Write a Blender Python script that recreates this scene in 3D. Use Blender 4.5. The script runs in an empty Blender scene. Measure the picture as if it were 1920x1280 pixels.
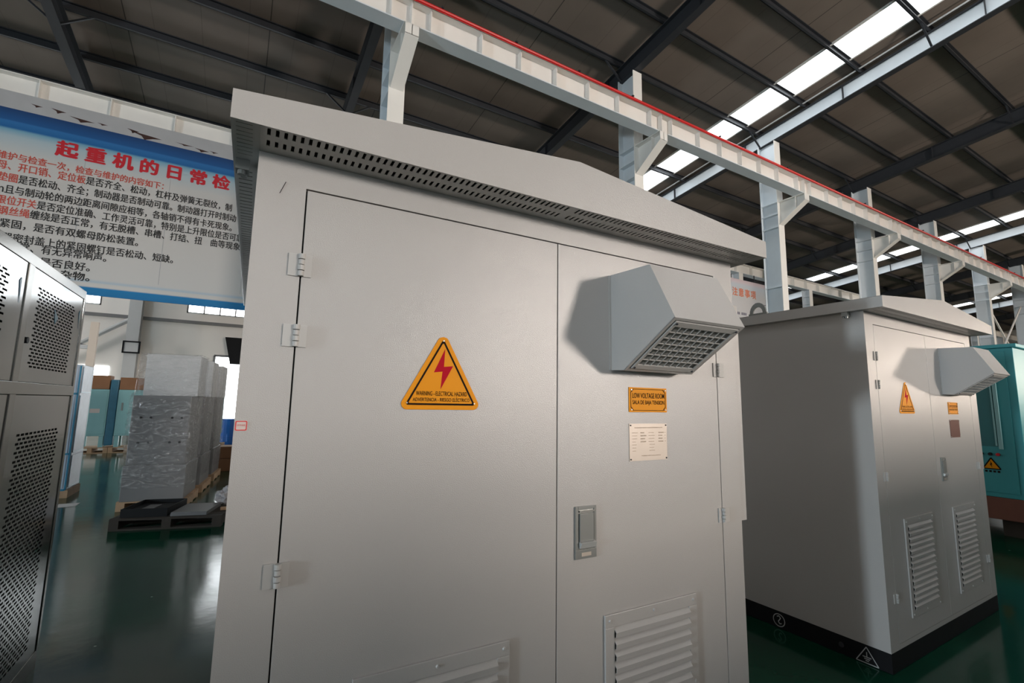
import bpy, bmesh, math, random
from mathutils import Vector, Matrix
random.seed(7)
SC = bpy.context.scene
COL = SC.collection
R = math.radians

# ------------------------------------------------------------------ camera, sky, exposure
cam_d = bpy.data.cameras.new('camera')
cam_d.sensor_width = 36.0
cam_d.lens = 36.0 * 882.66 / 1920.0
cam_d.clip_start = 0.05
cam_d.clip_end = 300
cam = bpy.data.objects.new('camera', cam_d)
COL.objects.link(cam)
_ya, _pi, _ro = R(30.177), R(7.545), R(0.9695)
_fw = Vector((math.sin(_ya)*math.cos(_pi), math.cos(_ya)*math.cos(_pi), math.sin(_pi)))
_r = Vector((math.cos(_ya), -math.sin(_ya), 0))
_u = _r.cross(_fw)
_r2 = _r*math.cos(_ro) + _u*math.sin(_ro)
_u2 = -_r*math.sin(_ro) + _u*math.cos(_ro)
cam.matrix_world = Matrix(((_r2.x, _u2.x, -_fw.x, 0), (_r2.y, _u2.y, -_fw.y, 0), (_r2.z, _u2.z, -_fw.z, 1.6), (0, 0, 0, 1)))
SC.camera = cam

w = bpy.data.worlds.new('sky'); SC.world = w; w.use_nodes = True
w.node_tree.nodes['Background'].inputs[0].default_value = (0.75, 0.87, 1.0, 1)
w.node_tree.nodes['Background'].inputs[1].default_value = 1.0
SC.view_settings.view_transform = 'Standard'
SC.view_settings.look = 'None'
SC.view_settings.gamma = 1.0
SC.view_settings.use_curve_mapping = False
SC.view_settings.exposure = 0.0
SC.cycles.max_bounces = 8
SC.cycles.diffuse_bounces = 5
SC.cycles.glossy_bounces = 4
SC.cycles.sample_clamp_indirect = 6.0

def area(name, loc, target, sx, sy, power, color):
    l = bpy.data.lights.new(name, 'AREA'); l.shape = 'RECTANGLE'; l.size = sx; l.size_y = sy
    l.energy = power; l.color = color
    o = bpy.data.objects.new(name, l); COL.objects.link(o); o.location = loc
    o.rotation_euler = (Vector(target) - Vector(loc)).to_track_quat('-Z', 'Y').to_euler()
    return o
SKY_EMIT = 5.2
WARM = (1.0, 0.885, 0.79)
COOL = (0.72, 0.88, 1.0)
area('daylight_window_near', (11.4, -13.8, 4.3), (11.4, 0, 4.0), 1.9, 2.2, 2350, WARM)
area('daylight_window_far_bay', (47.0, -13.8, 4.3), (40, 0, 4.0), 3.0, 3.0, 3500, (1.0, 0.84, 0.70))
area('daylight_window_behind', (0.3, -13.8, 4.2), (0.3, 0, 3.9), 1.1, 1.1, 240, (0.95, 0.98, 1.0))
area('fill_light_far_left', (-17.8, 19.5, 5.0), (0, 25, 3.5), 3.0, 2.0, 900, (1.0, 0.95, 0.9))  # added fill that brightens the far wall, no known window
area('daylight_door_left', (-17.8, -2.1, 2.6), (0, -1.0, 2.4), 0.7, 1.3, 1400, COOL)

# ------------------------------------------------------------------ materials
def mat(name, color, rough=0.5, metal=0.0, noise=0.0, nscale=8.0, bump=0.0, bscale=300.0, emit=None, estr=0.0, spec=0.5, alpha=None):
    m = bpy.data.materials.new(name); m.use_nodes = True
    nt = m.node_tree; b = nt.nodes['Principled BSDF']
    c = tuple(color) + (1,)
    b.inputs['Base Color'].default_value = c
    b.inputs['Roughness'].default_value = rough
    b.inputs['Metallic'].default_value = metal
    b.inputs['Specular IOR Level'].default_value = spec
    tc = nt.nodes.new('ShaderNodeTexCoord')
    if noise:
        n = nt.nodes.new('ShaderNodeTexNoise'); n.inputs['Scale'].default_value = nscale; n.inputs['Detail'].default_value = 4
        nt.links.new(tc.outputs['Object'], n.inputs['Vector'])
        mx = nt.nodes.new('ShaderNodeMix'); mx.data_type = 'RGBA'
        mx.inputs['A'].default_value = tuple(max(0, v*(1-noise)) for v in color) + (1,)
        mx.inputs['B'].default_value = tuple(min(1, v*(1+noise)) for v in color) + (1,)
        nt.links.new(n.outputs['Fac'], mx.inputs['Factor'])
        nt.links.new(mx.outputs['Result'], b.inputs['Base Color'])
    if bump:
        n2 = nt.nodes.new('ShaderNodeTexNoise'); n2.inputs['Scale'].default_value = bscale; n2.inputs['Detail'].default_value = 2
        nt.links.new(tc.outputs['Object'], n2.inputs['Vector'])
        bp = nt.nodes.new('ShaderNodeBump'); bp.inputs['Strength'].default_value = bump; bp.inputs['Distance'].default_value = 0.002
        nt.links.new(n2.outputs['Fac'], bp.inputs['Height'])
        nt.links.new(bp.outputs['Normal'], b.inputs['Normal'])
    if emit:
        b.inputs['Emission Color'].default_value = tuple(emit) + (1,)
        b.inputs['Emission Strength'].default_value = estr
    if alpha is not None:
        b.inputs['Alpha'].default_value = alpha
    return m

M = {}
M['paint'] = mat('warm_grey_textured_paint', (0.432, 0.411, 0.393), 0.23, bump=0.36, bscale=400, noise=0.02, nscale=3, spec=0.5)
M['paint2'] = mat('warm_grey_paint_plain', (0.425, 0.41, 0.392), 0.36, noise=0.02, nscale=5)
M['dark'] = mat('dark_gap', (0.012, 0.012, 0.012), 0.9)
M['black'] = mat('black_paint', (0.008, 0.008, 0.009), 0.55, noise=0.2, nscale=6, spec=0.15)
M['yellow'] = mat('sign_yellow', (0.74, 0.27, 0.001), 0.5, spec=0.15)
M['ink'] = mat('sign_black_ink', (0.015, 0.009, 0.006), 0.8, spec=0.1)
M['red'] = mat('sign_red', (0.42, 0.006, 0.02), 0.7, spec=0.1)
M['chrome'] = mat('bright_metal', (0.8, 0.8, 0.78), 0.22, 1.0)
M['plate'] = mat('brushed_plate', (0.50, 0.43, 0.37), 0.4, 0.35, noise=0.06, nscale=20)
M['plate_reflection'] = mat('plate_brown_reflection', (0.12, 0.045, 0.032), 0.5, spec=0.2)  # brown reflection on the metal put into the plate colour
M['plate_ink'] = mat('plate_ink', (0.36, 0.28, 0.21), 0.6)
M['handle'] = mat('handle_grey', (0.22, 0.225, 0.215), 0.38, 0.4)
M['filter'] = mat('grey_filter_mat', (0.27, 0.275, 0.265), 0.9, noise=0.35, nscale=25)
M['silver'] = mat('satin_silver', (0.62, 0.62, 0.61), 0.42, 0.5)
M['mark'] = mat('white_stencil', (0.42, 0.42, 0.42), 0.6)
M['sticker'] = mat('sticker_white', (0.62, 0.52, 0.48), 0.6)
M['redline'] = mat('sticker_red', (0.62, 0.05, 0.05), 0.5)
M['white_steel'] = mat('white_painted_steel', (0.83, 0.80, 0.755), 0.5, noise=0.05, nscale=3)
M['cool_lit_steel'] = mat('white_steel_cool_light', (0.68, 0.72, 0.75), 0.5, noise=0.06, nscale=3)  # cooler copy of the white steel, skylight and shade put into its colour
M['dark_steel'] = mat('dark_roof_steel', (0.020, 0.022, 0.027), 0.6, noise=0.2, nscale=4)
M['rail_red'] = mat('red_conductor_rail', (0.62, 0.012, 0.012), 0.4)
M['far_wall'] = mat('far_wall_sheet', (0.80, 0.755, 0.71), 0.7, noise=0.05, nscale=0.6)
M['glass_lit'] = mat('bright_window', (0.9, 0.93, 0.95), 0.5, emit=(0.92, 0.97, 1.0), estr=7.0)
M['sky_lit'] = mat('skylight_sheet', (0.9, 0.9, 0.9), 0.5, emit=(0.90, 0.96, 1.0), estr=SKY_EMIT)
M['stainless'] = mat('stainless_sheet', (0.30, 0.305, 0.305), 0.13, 1.0, noise=0.15, nscale=2.2)
M['stainless_bright'] = mat('polished_steel', (0.27, 0.262, 0.25), 0.2, 1.0, noise=0.08, nscale=3)
M['blue_film'] = mat('blue_protective_film', (0.03, 0.20, 0.32), 0.3)
M['white_film'] = mat('pale_blue_film', (0.40, 0.47, 0.56), 0.35, noise=0.15, nscale=9)
M['teal'] = mat('teal_paint', (0.04, 0.30, 0.33), 0.35, noise=0.03, nscale=3)
M['teal_pale'] = mat('pale_teal_paint', (0.24, 0.46, 0.47), 0.35, noise=0.06, nscale=5)
M['teal_dark'] = mat('deep_teal_paint', (0.025, 0.16, 0.175), 0.35)
M['blue_wrap'] = mat('deep_blue_wrap', (0.035, 0.15, 0.23), 0.3, noise=0.3, nscale=6)
M['blue_plastic'] = mat('bright_blue_plastic', (0.01, 0.13, 0.50), 0.4)
M['cardboard'] = mat('brown_cardboard', (0.27, 0.13, 0.065), 0.85, noise=0.12, nscale=6)
M['wood'] = mat('pallet_wood', (0.42, 0.27, 0.16), 0.8, noise=0.25, nscale=7)
M['wood_dark'] = mat('dark_pallet_wood', (0.032, 0.025, 0.019), 0.9, noise=0.35, nscale=7)  # near-black brown base with noise variation
M['wood_red'] = mat('reddish_base_wood', (0.16, 0.06, 0.04), 0.8, noise=0.2, nscale=5)
M['grey_cab'] = mat('grey_cabinet_paint', (0.17, 0.167, 0.167), 0.38, noise=0.05, nscale=4)
M['grey_cab_pale'] = mat('pale_grey_panel', (0.50, 0.50, 0.50), 0.4, noise=0.05, nscale=4)
M['tray'] = mat('black_tray', (0.004, 0.004, 0.0045), 0.6, spec=0.2)
M['panel_grey'] = mat('loose_grey_panel', (0.13, 0.13, 0.13), 0.6)
M['pale_sheet'] = mat('plain_white', (0.75, 0.76, 0.78), 0.7)  # plain white for the flat floor rectangles
M['post'] = mat('cream_post', (0.66, 0.56, 0.47), 0.6)
M['char_red'] = mat('banner_red', (0.55, 0.012, 0.025), 0.6)
M['char_orange'] = mat('banner_orange_red', (0.55, 0.075, 0.05), 0.6)
M['char_black'] = mat('banner_black', (0.015, 0.014, 0.014), 0.6)
M['char_pale'] = mat('banner_faded_orange', (0.85, 0.26, 0.14), 0.6)
M['char_grey'] = mat('banner_grey_text', (0.18, 0.17, 0.24), 0.6)
M['navy'] = mat('banner_navy', (0.01, 0.02, 0.14), 0.6)
M['torn'] = mat('torn_brown_backing', (0.05, 0.02, 0.015), 0.8)
M['stripwhite'] = mat('pale_backing_strip', (0.42, 0.42, 0.43), 0.7, noise=0.10, nscale=3)

def film_mat():
    m = bpy.data.materials.new('clear_stretch_film'); m.use_nodes = True
    nt = m.node_tree; nt.nodes.remove(nt.nodes['Principled BSDF'])
    out = nt.nodes['Material Output']
    tr = nt.nodes.new('ShaderNodeBsdfTransparent'); tr.inputs[0].default_value = (0.93, 0.93, 0.93, 1)
    gl = nt.nodes.new('ShaderNodeBsdfGlossy'); gl.inputs['Roughness'].default_value = 0.18; gl.inputs[0].default_value = (0.9, 0.9, 0.9, 1)
    df = nt.nodes.new('ShaderNodeBsdfDiffuse'); df.inputs[0].default_value = (0.75, 0.75, 0.76, 1)
    m1 = nt.nodes.new('ShaderNodeMixShader'); m1.inputs[0].default_value = 0.35
    nt.links.new(gl.outputs[0], m1.inputs[1]); nt.links.new(df.outputs[0], m1.inputs[2])
    m2 = nt.nodes.new('ShaderNodeMixShader')
    tc = nt.nodes.new('ShaderNodeTexCoord')
    n = nt.nodes.new('ShaderNodeTexNoise'); n.inputs['Scale'].default_value = 5; n.inputs['Detail'].default_value = 6; n.inputs['Distortion'].default_value = 2.5
    mp = nt.nodes.new('ShaderNodeMapping'); mp.inputs['Scale'].default_value = (1, 1, 2.5); mp.inputs['Rotation'].default_value = (0.3, 0.2, 0.1)
    nt.links.new(tc.outputs['Object'], mp.inputs['Vector']); nt.links.new(mp.outputs[0], n.inputs['Vector'])
    rp = nt.nodes.new('ShaderNodeValToRGB'); rp.color_ramp.elements[0].position = 0.42; rp.color_ramp.elements[0].color = (0.02,)*3 + (1,)
    rp.color_ramp.elements[1].position = 0.72; rp.color_ramp.elements[1].color = (0.34,)*3 + (1,)
    nt.links.new(n.outputs['Fac'], rp.inputs[0]); nt.links.new(rp.outputs[0], m2.inputs[0])
    bp = nt.nodes.new('ShaderNodeBump'); bp.inputs['Strength'].default_value = 0.8; bp.inputs['Distance'].default_value = 0.03
    nt.links.new(n.outputs['Fac'], bp.inputs['Height'])
    nt.links.new(bp.outputs[0], gl.inputs['Normal']); nt.links.new(bp.outputs[0], df.inputs['Normal'])
    nt.links.new(tr.outputs[0], m2.inputs[1]); nt.links.new(m1.outputs[0], m2.inputs[2])
    nt.links.new(m2.outputs[0], out.inputs[0])
    return m
M['film'] = film_mat()

def floor_mat():
    m = mat('green_epoxy_floor', (0.02, 0.12, 0.075), 0.2, spec=0.2)
    nt = m.node_tree; b = nt.nodes['Principled BSDF']
    tc = nt.nodes.new('ShaderNodeTexCoord')
    n = nt.nodes.new('ShaderNodeTexNoise'); n.inputs['Scale'].default_value = 0.8; n.inputs['Detail'].default_value = 8; n.inputs['Roughness'].default_value = 0.65
    nt.links.new(tc.outputs['Object'], n.inputs['Vector'])
    rp = nt.nodes.new('ShaderNodeValToRGB')
    rp.color_ramp.elements[0].position = 0.35; rp.color_ramp.elements[0].color = (0.002, 0.034, 0.019, 1)
    rp.color_ramp.elements[1].position = 0.68; rp.color_ramp.elements[1].color = (0.004, 0.066, 0.036, 1)
    nt.links.new(n.outputs['Fac'], rp.inputs[0])
    v = nt.nodes.new('ShaderNodeTexVoronoi'); v.inputs['Scale'].default_value = 3.0; v.inputs['Randomness'].default_value = 1.0
    nt.links.new(tc.outputs['Object'], v.inputs['Vector'])
    lt = nt.nodes.new('ShaderNodeMath'); lt.operation = 'LESS_THAN'; lt.inputs[1].default_value = 0.03
    nt.links.new(v.outputs['Distance'], lt.inputs[0])
    mx = nt.nodes.new('ShaderNodeMix'); mx.data_type = 'RGBA'; mx.inputs['B'].default_value = (0.25, 0.3, 0.26, 1)
    nt.links.new(lt.outputs[0], mx.inputs['Factor']); nt.links.new(rp.outputs[0], mx.inputs['A'])
    nt.links.new(mx.outputs['Result'], b.inputs['Base Color'])
    r2 = nt.nodes.new('ShaderNodeMapRange'); r2.inputs['To Min'].default_value = 0.06; r2.inputs['To Max'].default_value = 0.2
    nt.links.new(n.outputs['Fac'], r2.inputs['Value']); nt.links.new(r2.outputs[0], b.inputs['Roughness'])
    n3 = nt.nodes.new('ShaderNodeTexNoise'); n3.inputs['Scale'].default_value = 5; n3.inputs['Detail'].default_value = 3
    nt.links.new(tc.outputs['Object'], n3.inputs['Vector'])
    bp = nt.nodes.new('ShaderNodeBump'); bp.inputs['Strength'].default_value = 0.05; bp.inputs['Distance'].default_value = 0.02
    nt.links.new(n3.outputs['Fac'], bp.inputs['Height']); nt.links.new(bp.outputs[0], b.inputs['Normal'])
    return m
M['floor'] = floor_mat()

def ceiling_mat():
    m = mat('roof_sandwich_sheet', (0.33, 0.28, 0.225), 0.7)
    nt = m.node_tree; b = nt.nodes['Principled BSDF']
    tc = nt.nodes.new('ShaderNodeTexCoord'); sp = nt.nodes.new('ShaderNodeSeparateXYZ')
    nt.links.new(tc.outputs['Object'], sp.inputs[0])
    def line(per, wid, off):
        a = nt.nodes.new('ShaderNodeMath'); a.operation = 'ADD'; a.inputs[1].default_value = 500*per + off
        nt.links.new(sp.outputs['X'], a.inputs[0])
        f = nt.nodes.new('ShaderNodeMath'); f.operation = 'MODULO'; f.inputs[1].default_value = per
        nt.links.new(a.outputs[0], f.inputs[0])
        l = nt.nodes.new('ShaderNodeMath'); l.operation = 'LESS_THAN'; l.inputs[1].default_value = wid
        nt.links.new(f.outputs[0], l.inputs[0]); return l
    l1 = line(2.88, 0.022, 0.0); l2 = line(0.96, 0.014, 0.42)
    n = nt.nodes.new('ShaderNodeTexNoise'); n.inputs['Scale'].default_value = 0.5; n.inputs['Detail'].default_value = 6
    nt.links.new(tc.outputs['Object'], n.inputs['Vector'])
    rp = nt.nodes.new('ShaderNodeValToRGB')
    rp.color_ramp.elements[0].position = 0.3; rp.color_ramp.elements[0].color = (0.145, 0.116, 0.095, 1)
    rp.color_ramp.elements[1].position = 0.7; rp.color_ramp.elements[1].color = (0.20, 0.162, 0.134, 1)
    nt.links.new(n.outputs['Fac'], rp.inputs[0])
    m1 = nt.nodes.new('ShaderNodeMix'); m1.data_type = 'RGBA'; m1.inputs['B'].default_value = (0.045, 0.038, 0.03, 1)
    nt.links.new(l1.outputs[0], m1.inputs['Factor']); nt.links.new(rp.outputs[0], m1.inputs['A'])
    m2 = nt.nodes.new('ShaderNodeMix'); m2.data_type = 'RGBA'; m2.inputs['B'].default_value = (0.13, 0.105, 0.085, 1)
    nt.links.new(l2.outputs[0], m2.inputs['Factor']); nt.links.new(m1.outputs['Result'], m2.inputs['A'])
    nt.links.new(m2.outputs['Result'], b.inputs['Base Color'])
    return m
M['ceiling'] = ceiling_mat()

def banner_mat(name, stops):
    m = mat(name, (0.6, 0.6, 0.6), 0.6)
    nt = m.node_tree; b = nt.nodes['Principled BSDF']
    tc = nt.nodes.new('ShaderNodeTexCoord'); sp = nt.nodes.new('ShaderNodeSeparateXYZ')
    nt.links.new(tc.outputs['Object'], sp.inputs[0])
    z0, z1 = stops[0][0], stops[-1][0]
    mr = nt.nodes.new('ShaderNodeMapRange'); mr.inputs['From Min'].default_value = z0; mr.inputs['From Max'].default_value = z1
    nt.links.new(sp.outputs['Z'], mr.inputs['Value'])
    rp = nt.nodes.new('ShaderNodeValToRGB'); e = rp.color_ramp.elements
    while len(e) < len(stops): e.new(0.5)
    for el, (z, c) in zip(e, stops):
        el.position = (z-z0)/(z1-z0); el.color = tuple(c) + (1,)
    nt.links.new(mr.outputs[0], rp.inputs[0]); nt.links.new(rp.outputs[0], b.inputs['Base Color'])
    return m

# ------------------------------------------------------------------ mesh helpers
class MB:
    def __init__(s): s.v = []; s.f = []
    def add(s, vs, fs):
        n = len(s.v); s.v += [tuple(v) for v in vs]; s.f += [tuple(i+n for i in f) for f in fs]; return s
    def box(s, x0, x1, y0, y1, z0, z1):
        return s.add([(x0,y0,z0),(x1,y0,z0),(x1,y1,z0),(x0,y1,z0),(x0,y0,z1),(x1,y0,z1),(x1,y1,z1),(x0,y1,z1)],
                     [(0,3,2,1),(4,5,6,7),(0,1,5,4),(1,2,6,5),(2,3,7,6),(3,0,4,7)])
    def hexa(s, p):  # 8 points: bottom ring 0-3, top ring 4-7
        return s.add(p, [(0,3,2,1),(4,5,6,7),(0,1,5,4),(1,2,6,5),(2,3,7,6),(3,0,4,7)])
    def prism(s, pts, axis, a, b):
        """polygon pts (2D) extruded along axis from a to b; 2D are the other two axes in order"""
        n = len(pts)
        def mk(p, t):
            if axis == 'x': return (t, p[0], p[1])
            if axis == 'y': return (p[0], t, p[1])
            return (p[0], p[1], t)
        return s.add([mk(p, a) for p in pts] + [mk(p, b) for p in pts],
                     [tuple(range(n-1, -1, -1)), tuple(range(n, 2*n))] + [(i, (i+1) % n, n+(i+1) % n, n+i) for i in range(n)])
    def tube(s, p, q, r, n=8, r2=None):
        p = Vector(p); q = Vector(q); d = (q-p).normalized(); r2 = r if r2 is None else r2
        a = d.orthogonal().normalized(); b = d.cross(a)
        vs = []
        for c, rr in ((p, r), (q, r2)):
            for i in range(n):
                t = 2*math.pi*i/n; vs.append(c + a*math.cos(t)*rr + b*math.sin(t)*rr)
        return s.add(vs, [tuple(range(n-1, -1, -1)), tuple(range(n, 2*n))] + [(i, (i+1) % n, n+(i+1) % n, n+i) for i in range(n)])
    def bar(s, p, q, wd, ht, up=(0, 0, 1)):
        p = Vector(p); q = Vector(q); d = (q-p).normalized(); u = Vector(up); sd = d.cross(u).normalized(); u = sd.cross(d)
        c = []
        for e in (p, q):
            for a, b in ((-1, -1), (1, -1), (1, 1), (-1, 1)): c.append(e + sd*a*wd/2 + u*b*ht/2)
        return s.add(c, [(3,2,1,0),(4,5,6,7),(0,1,5,4),(1,2,6,5),(2,3,7,6),(3,0,4,7)])
    def build(s, name, m, parent=None, loc=None, bevel=0.0, smooth=False):
        me = bpy.data.meshes.new(name); me.from_pydata(s.v, [], s.f)
        bm = bmesh.new(); bm.from_mesh(me); bmesh.ops.recalc_face_normals(bm, faces=bm.faces); bm.to_mesh(me); bm.free()
        me.materials.append(M[m] if isinstance(m, str) else m)
        if smooth:
            for p in me.polygons: p.use_smooth = True
        o = bpy.data.objects.new(name, me); COL.objects.link(o)
        if parent: o.parent = parent
        if loc: o.location = loc
        if bevel:
            bv = o.modifiers.new('edge', 'BEVEL'); bv.width = bevel; bv.segments = 2; bv.limit_method = 'ANGLE'
        return o

def B(x0, x1, y0, y1, z0, z1): return MB().box(x0, x1, y0, y1, z0, z1)
def tag(o, label=None, cat=None, group=None, kind=None):
    if label: o['label'] = label
    if cat: o['category'] = cat
    if group: o['group'] = group
    if kind: o['kind'] = kind
    return o
def empty(name, loc, rz=0.0, label=None, cat=None, group=None):
    o = bpy.data.objects.new(name, None); COL.objects.link(o); o.empty_display_size = 0.1
    o.location = loc; o.rotation_euler = (0, 0, R(rz)); return tag(o, label, cat, group)
def struct(o, label=None): o['kind'] = 'structure'; return tag(o, label)
def copy_tree(o, parent=None):
    c = o.copy(); COL.objects.link(c)
    if parent: c.parent = parent
    for ch in list(o.children): copy_tree(ch, c)
    return c

def text_obj(name, s, x0, x1, z0, z1, y, m, parent=None, bold=0.0, depth=0.0008, grid=False):
    """lettering in the local XZ plane facing -Y, stretched to the box given.  grid: keep each character in its cell"""
    c = bpy.data.curves.new(name, 'FONT'); c.body = s; c.size = 1.0; c.offset = 0.0 if grid else bold; c.resolution_u = 3
    t = bpy.data.objects.new(name+'_tmp', c); COL.objects.link(t)
    dg = bpy.context.evaluated_depsgraph_get()
    me = bpy.data.meshes.new_from_object(t.evaluated_get(dg))
    bpy.data.objects.remove(t); bpy.data.curves.remove(c)
    xs = [v.co.x for v in me.vertices]; ys = [v.co.y for v in me.vertices]
    if grid: ax, bx, ay, by = 0.0, float(len(s)), -0.08, 0.85
    else: ax, bx, ay, by = min(xs), max(xs), min(ys), max(ys)
    for v in me.vertices:
        px = x0 + (v.co.x-ax)/(bx-ax)*(x1-x0); pz = z0 + (v.co.y-ay)/(by-ay)*(z1-z0)
        v.co = (px, y, pz)
    if bold and grid:
        mb = MB(); q = bold*(x1-x0)/(len(s) if grid else 1)
        for i, (dx, dz) in enumerate(((0, 0), (q, 0), (-q, 0), (0, q*0.7), (0, -q*0.7))):
            mb.add([(v.co.x+dx, v.co.y-0.0004*i, v.co.z+dz) for v in me.vertices], [tuple(p.vertices) for p in me.polygons])
        me = bpy.data.meshes.new(name); me.from_pydata(mb.v, [], mb.f)
    me.materials.clear(); me.materials.append(M[m])
    o = bpy.data.objects.new(name, me); COL.objects.link(o)
    if parent: o.parent = parent
    return o

# ------------------------------------------------------------------ the hall
XL, XR, YN, YF = -18.0, 68.0, -14.0, 26.0
def zlow(y): return 9.65 + 0.11*(12-abs(y))      # underside of a rafter, ridge at y = 0
def zroof(y): return zlow(y) + 0.66
struct(B(XL, XR, YN, YF, -0.2, 0.0).build('floor', 'floor'), 'glossy dark green painted concrete floor')
SKY = [(12.65, 13.65), (30.95, 31.95), (49.25, 50.25)]
cb = MB()
xs = [XL-0.2] + [v for s in SKY for v in s] + [XR+0.2]
xn = [XL-0.2, -5.65, -4.65] + xs[1:]
def slope_slab(mb, x0, x1, ya, yb, dz=0.0, th=0.08):
    mb.hexa([(x0, ya, zroof(ya)+dz), (x1, ya, zroof(ya)+dz), (x1, yb, zroof(yb)+dz), (x0, yb, zroof(yb)+dz),
             (x0, ya, zroof(ya)+dz+th), (x1, ya, zroof(ya)+dz+th), (x1, yb, zroof(yb)+dz+th), (x0, yb, zroof(yb)+dz+th)])
for i in range(0, len(xs), 2):
    x0_ = -4.65 if i == 0 else xs[i]
    if i == 0:
        slope_slab(cb, xs[0], -5.65, 0, YF+0.1); slope_slab(cb, -5.65, -4.65, 0, 17.0); slope_slab(cb, -5.65, -4.65, YF-1.0, YF+0.1)
    slope_slab(cb, x0_, xs[i+1], 0, YF+0.1)
for i in range(0, len(xn), 2): slope_slab(cb, xn[i], xn[i+1], 0, YN-0.1)
for a, b in SKY: slope_slab(cb, a, b, 0, 0.5); slope_slab(cb, a, b, YF-1.0, YF+0.1)
for a, b in SKY + [(-5.65, -4.65)]: slope_slab(cb, a, b, 0, -0.5); slope_slab(cb, a, b, YN+1.0, YN-0.1)
struct(cb.build('ceiling', 'ceiling'), 'brown ribbed metal roof underside')
n = 1
SKYP = [(a, b, 0.5, YF-1.0) for a, b in SKY] + [(a, b, -0.5, YN+1.0) for a, b in SKY + [(-5.65, -4.65)]] + [(-5.65, -4.65, 17.0, YF-1.0)]  # strips at the left end are unseen, added as fill
for a, b, ya, yb in SKYP:
    if True:
        mb = MB(); slope_slab(mb, a, b, ya, yb, 0.02, 0.03)
        o = struct(mb.build('window_%d' % n, 'sky_lit'), 'bright translucent skylight or added fill strip running up the roof slope'); n += 1
        fr = MB()
        for x in (a, b):
            fr.bar((x, ya, zroof(ya)-0.02), (x, yb, zroof(yb)-0.02), 0.05, 0.05)
        fr.build('window_frame', 'white_steel', o)

# far wall with openings: high window strips and one bright doorway
def wall_y(name, y, th, openings, m, label):
    mb = MB(); ops = sorted(openings); top = zroof(y)+0.05
    x = XL
    for (a, b, z0, z1) in ops:
        mb.box(x, a, y, y+th, 0, top); mb.box(a, b, y, y+th, 0, z0) if z0 > 0 else None; mb.box(a, b, y, y+th, z1, top); x = b
    mb.box(x, XR, y, y+th, 0, top)
    return struct(mb.build(name, m), label)
FW = [(-11.2, -9.2, 5.45, 7.6), (-8.1, -5.3, 5.5, 7.6), (-2.2, 1.6, 5.5, 7.6), (4.1, 7.9, 5.5, 7.6), (10.2, 14.0, 5.5, 7.6), (16.3, 20.1, 5.5, 7.6), (22.4, 26.2, 5.5, 7.6), (40.7, 44.5, 5.5, 7.6)]
wall_y('wall_far', YF, 0.15, FW, 'far_wall', 'pale grey sheet far wall')
for (a, b, z0, z1) in FW:
    o = struct(B(a, b, YF+0.06, YF+0.10, z0, z1).build('window_%d' % n, 'glass_lit'), 'bright high window in the far wall'); n += 1
    fr = MB(); k = max(2, round((b-a)/0.62))
    for i in range(k+1):
        x = a + (b-a)*i/k; fr.box(x-0.03, x+0.03, YF+0.0, YF+0.06, z0, z1)
    for z in (z0+0.03, (z0+z1)/2, z1-0.03): fr.box(a, b, YF+0.0, YF+0.055, z-0.03, z+0.03)
    fr.build('window_frame', 'grey_cab_pale', o)
o = struct(B(-0.95, 1.3, YF-0.03, YF-0.005, 0.05, 3.55).build('door_1', 'glass_lit'), 'bright open doorway low in the far wall')
fr = MB()
for x in (-0.98, 1.33): fr.box(x-0.05, x+0.05, YF-0.08, YF-0.002, 0, 3.6)
fr.box(-1.0, 1.35, YF-0.08, YF-0.002, 3.55, 3.65); fr.build('door_frame', 'grey_cab', o)
o = struct(B(-6.0, -4.75, YF-0.03, YF-0.005, 2.2, 2.9).build('window_%d' % n, 'glass_lit'), 'small low bright window in the far wall'); n += 1
# near wall and end walls (behind the camera and far to the sides)
NW = [(-0.8, 1.4, 3.2, 5.2), (10.1, 12.7, 3.0, 5.6), (45.5, 48.5, 2.8, 5.8)]
wall_y('wall_near', YN-0.15, 0.15, NW, 'far_wall', 'grey sheet near wall behind the camera')
for (a, b, z0, z1) in NW:
    o = struct(B(a, b, YN-0.12, YN-0.08, z0, z1).build('window_%d' % n, 'glass_lit'), 'bright window in the near wall'); n += 1
mb = MB(); mb.box(XL-0.15, XL, YN-0.15, -3.3, 0, 11.7); mb.box(XL-0.15, XL, -0.9, YF+0.15, 0, 11.7); mb.box(XL-0.15, XL, -3.3, -0.9, 4.0, 11.7)
struct(mb.build('wall_left', 'far_wall'), 'grey sheet left end wall')
struct(B(XL+0.005, XL+0.03, 18.0, 21.0, 4.0, 6.0).build('window_%d' % n, 'glass_lit'), 'added glowing pane in the left end wall, fill for the far wall'); n += 1  # glowing pane added to go with the far wall fill lamp
struct(B(XL-0.10, XL-0.05, -3.3, -0.9, 0.0, 4.0).build('door_2', 'glass_lit'), 'bright open door in the left end wall')
struct(B(XR, XR+0.15, YN-0.15, YF+0.15, 0, 11.7).build('wall_right', 'far_wall'), 'grey sheet right end wall')
pw = MB(); pw.box(-4.0, 3.45, -2.6, -2.5, 0, 1.98); pw.box(3.45, 4.9, -2.6, -2.5, 0, 1.66); pw.box(4.9, 22.0, -2.6, -2.5, 0, 2.14)  # unseen screen added to darken the lower cabinet fronts
struct(pw.build('wall_shade_screen', 'far_wall'), 'added low grey screen behind the camera that shades the cabinet fronts')
for i, z in enumerate((5.08, 8.4)):
    struct(B(XL+0.2, XR-0.2, YF-0.12, YF-0.03, z-0.07, z+0.07).build('trim_%d' % (i+1), 'grey_cab'), 'horizontal steel girt along the far wall')

ORD = 'first second third fourth fifth sixth seventh eighth ninth tenth eleventh twelfth thirteenth fourteenth fifteenth sixteenth seventeenth'.split()
CX = [2.1 + 6.1*k for k in range(-1, 10)]

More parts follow.
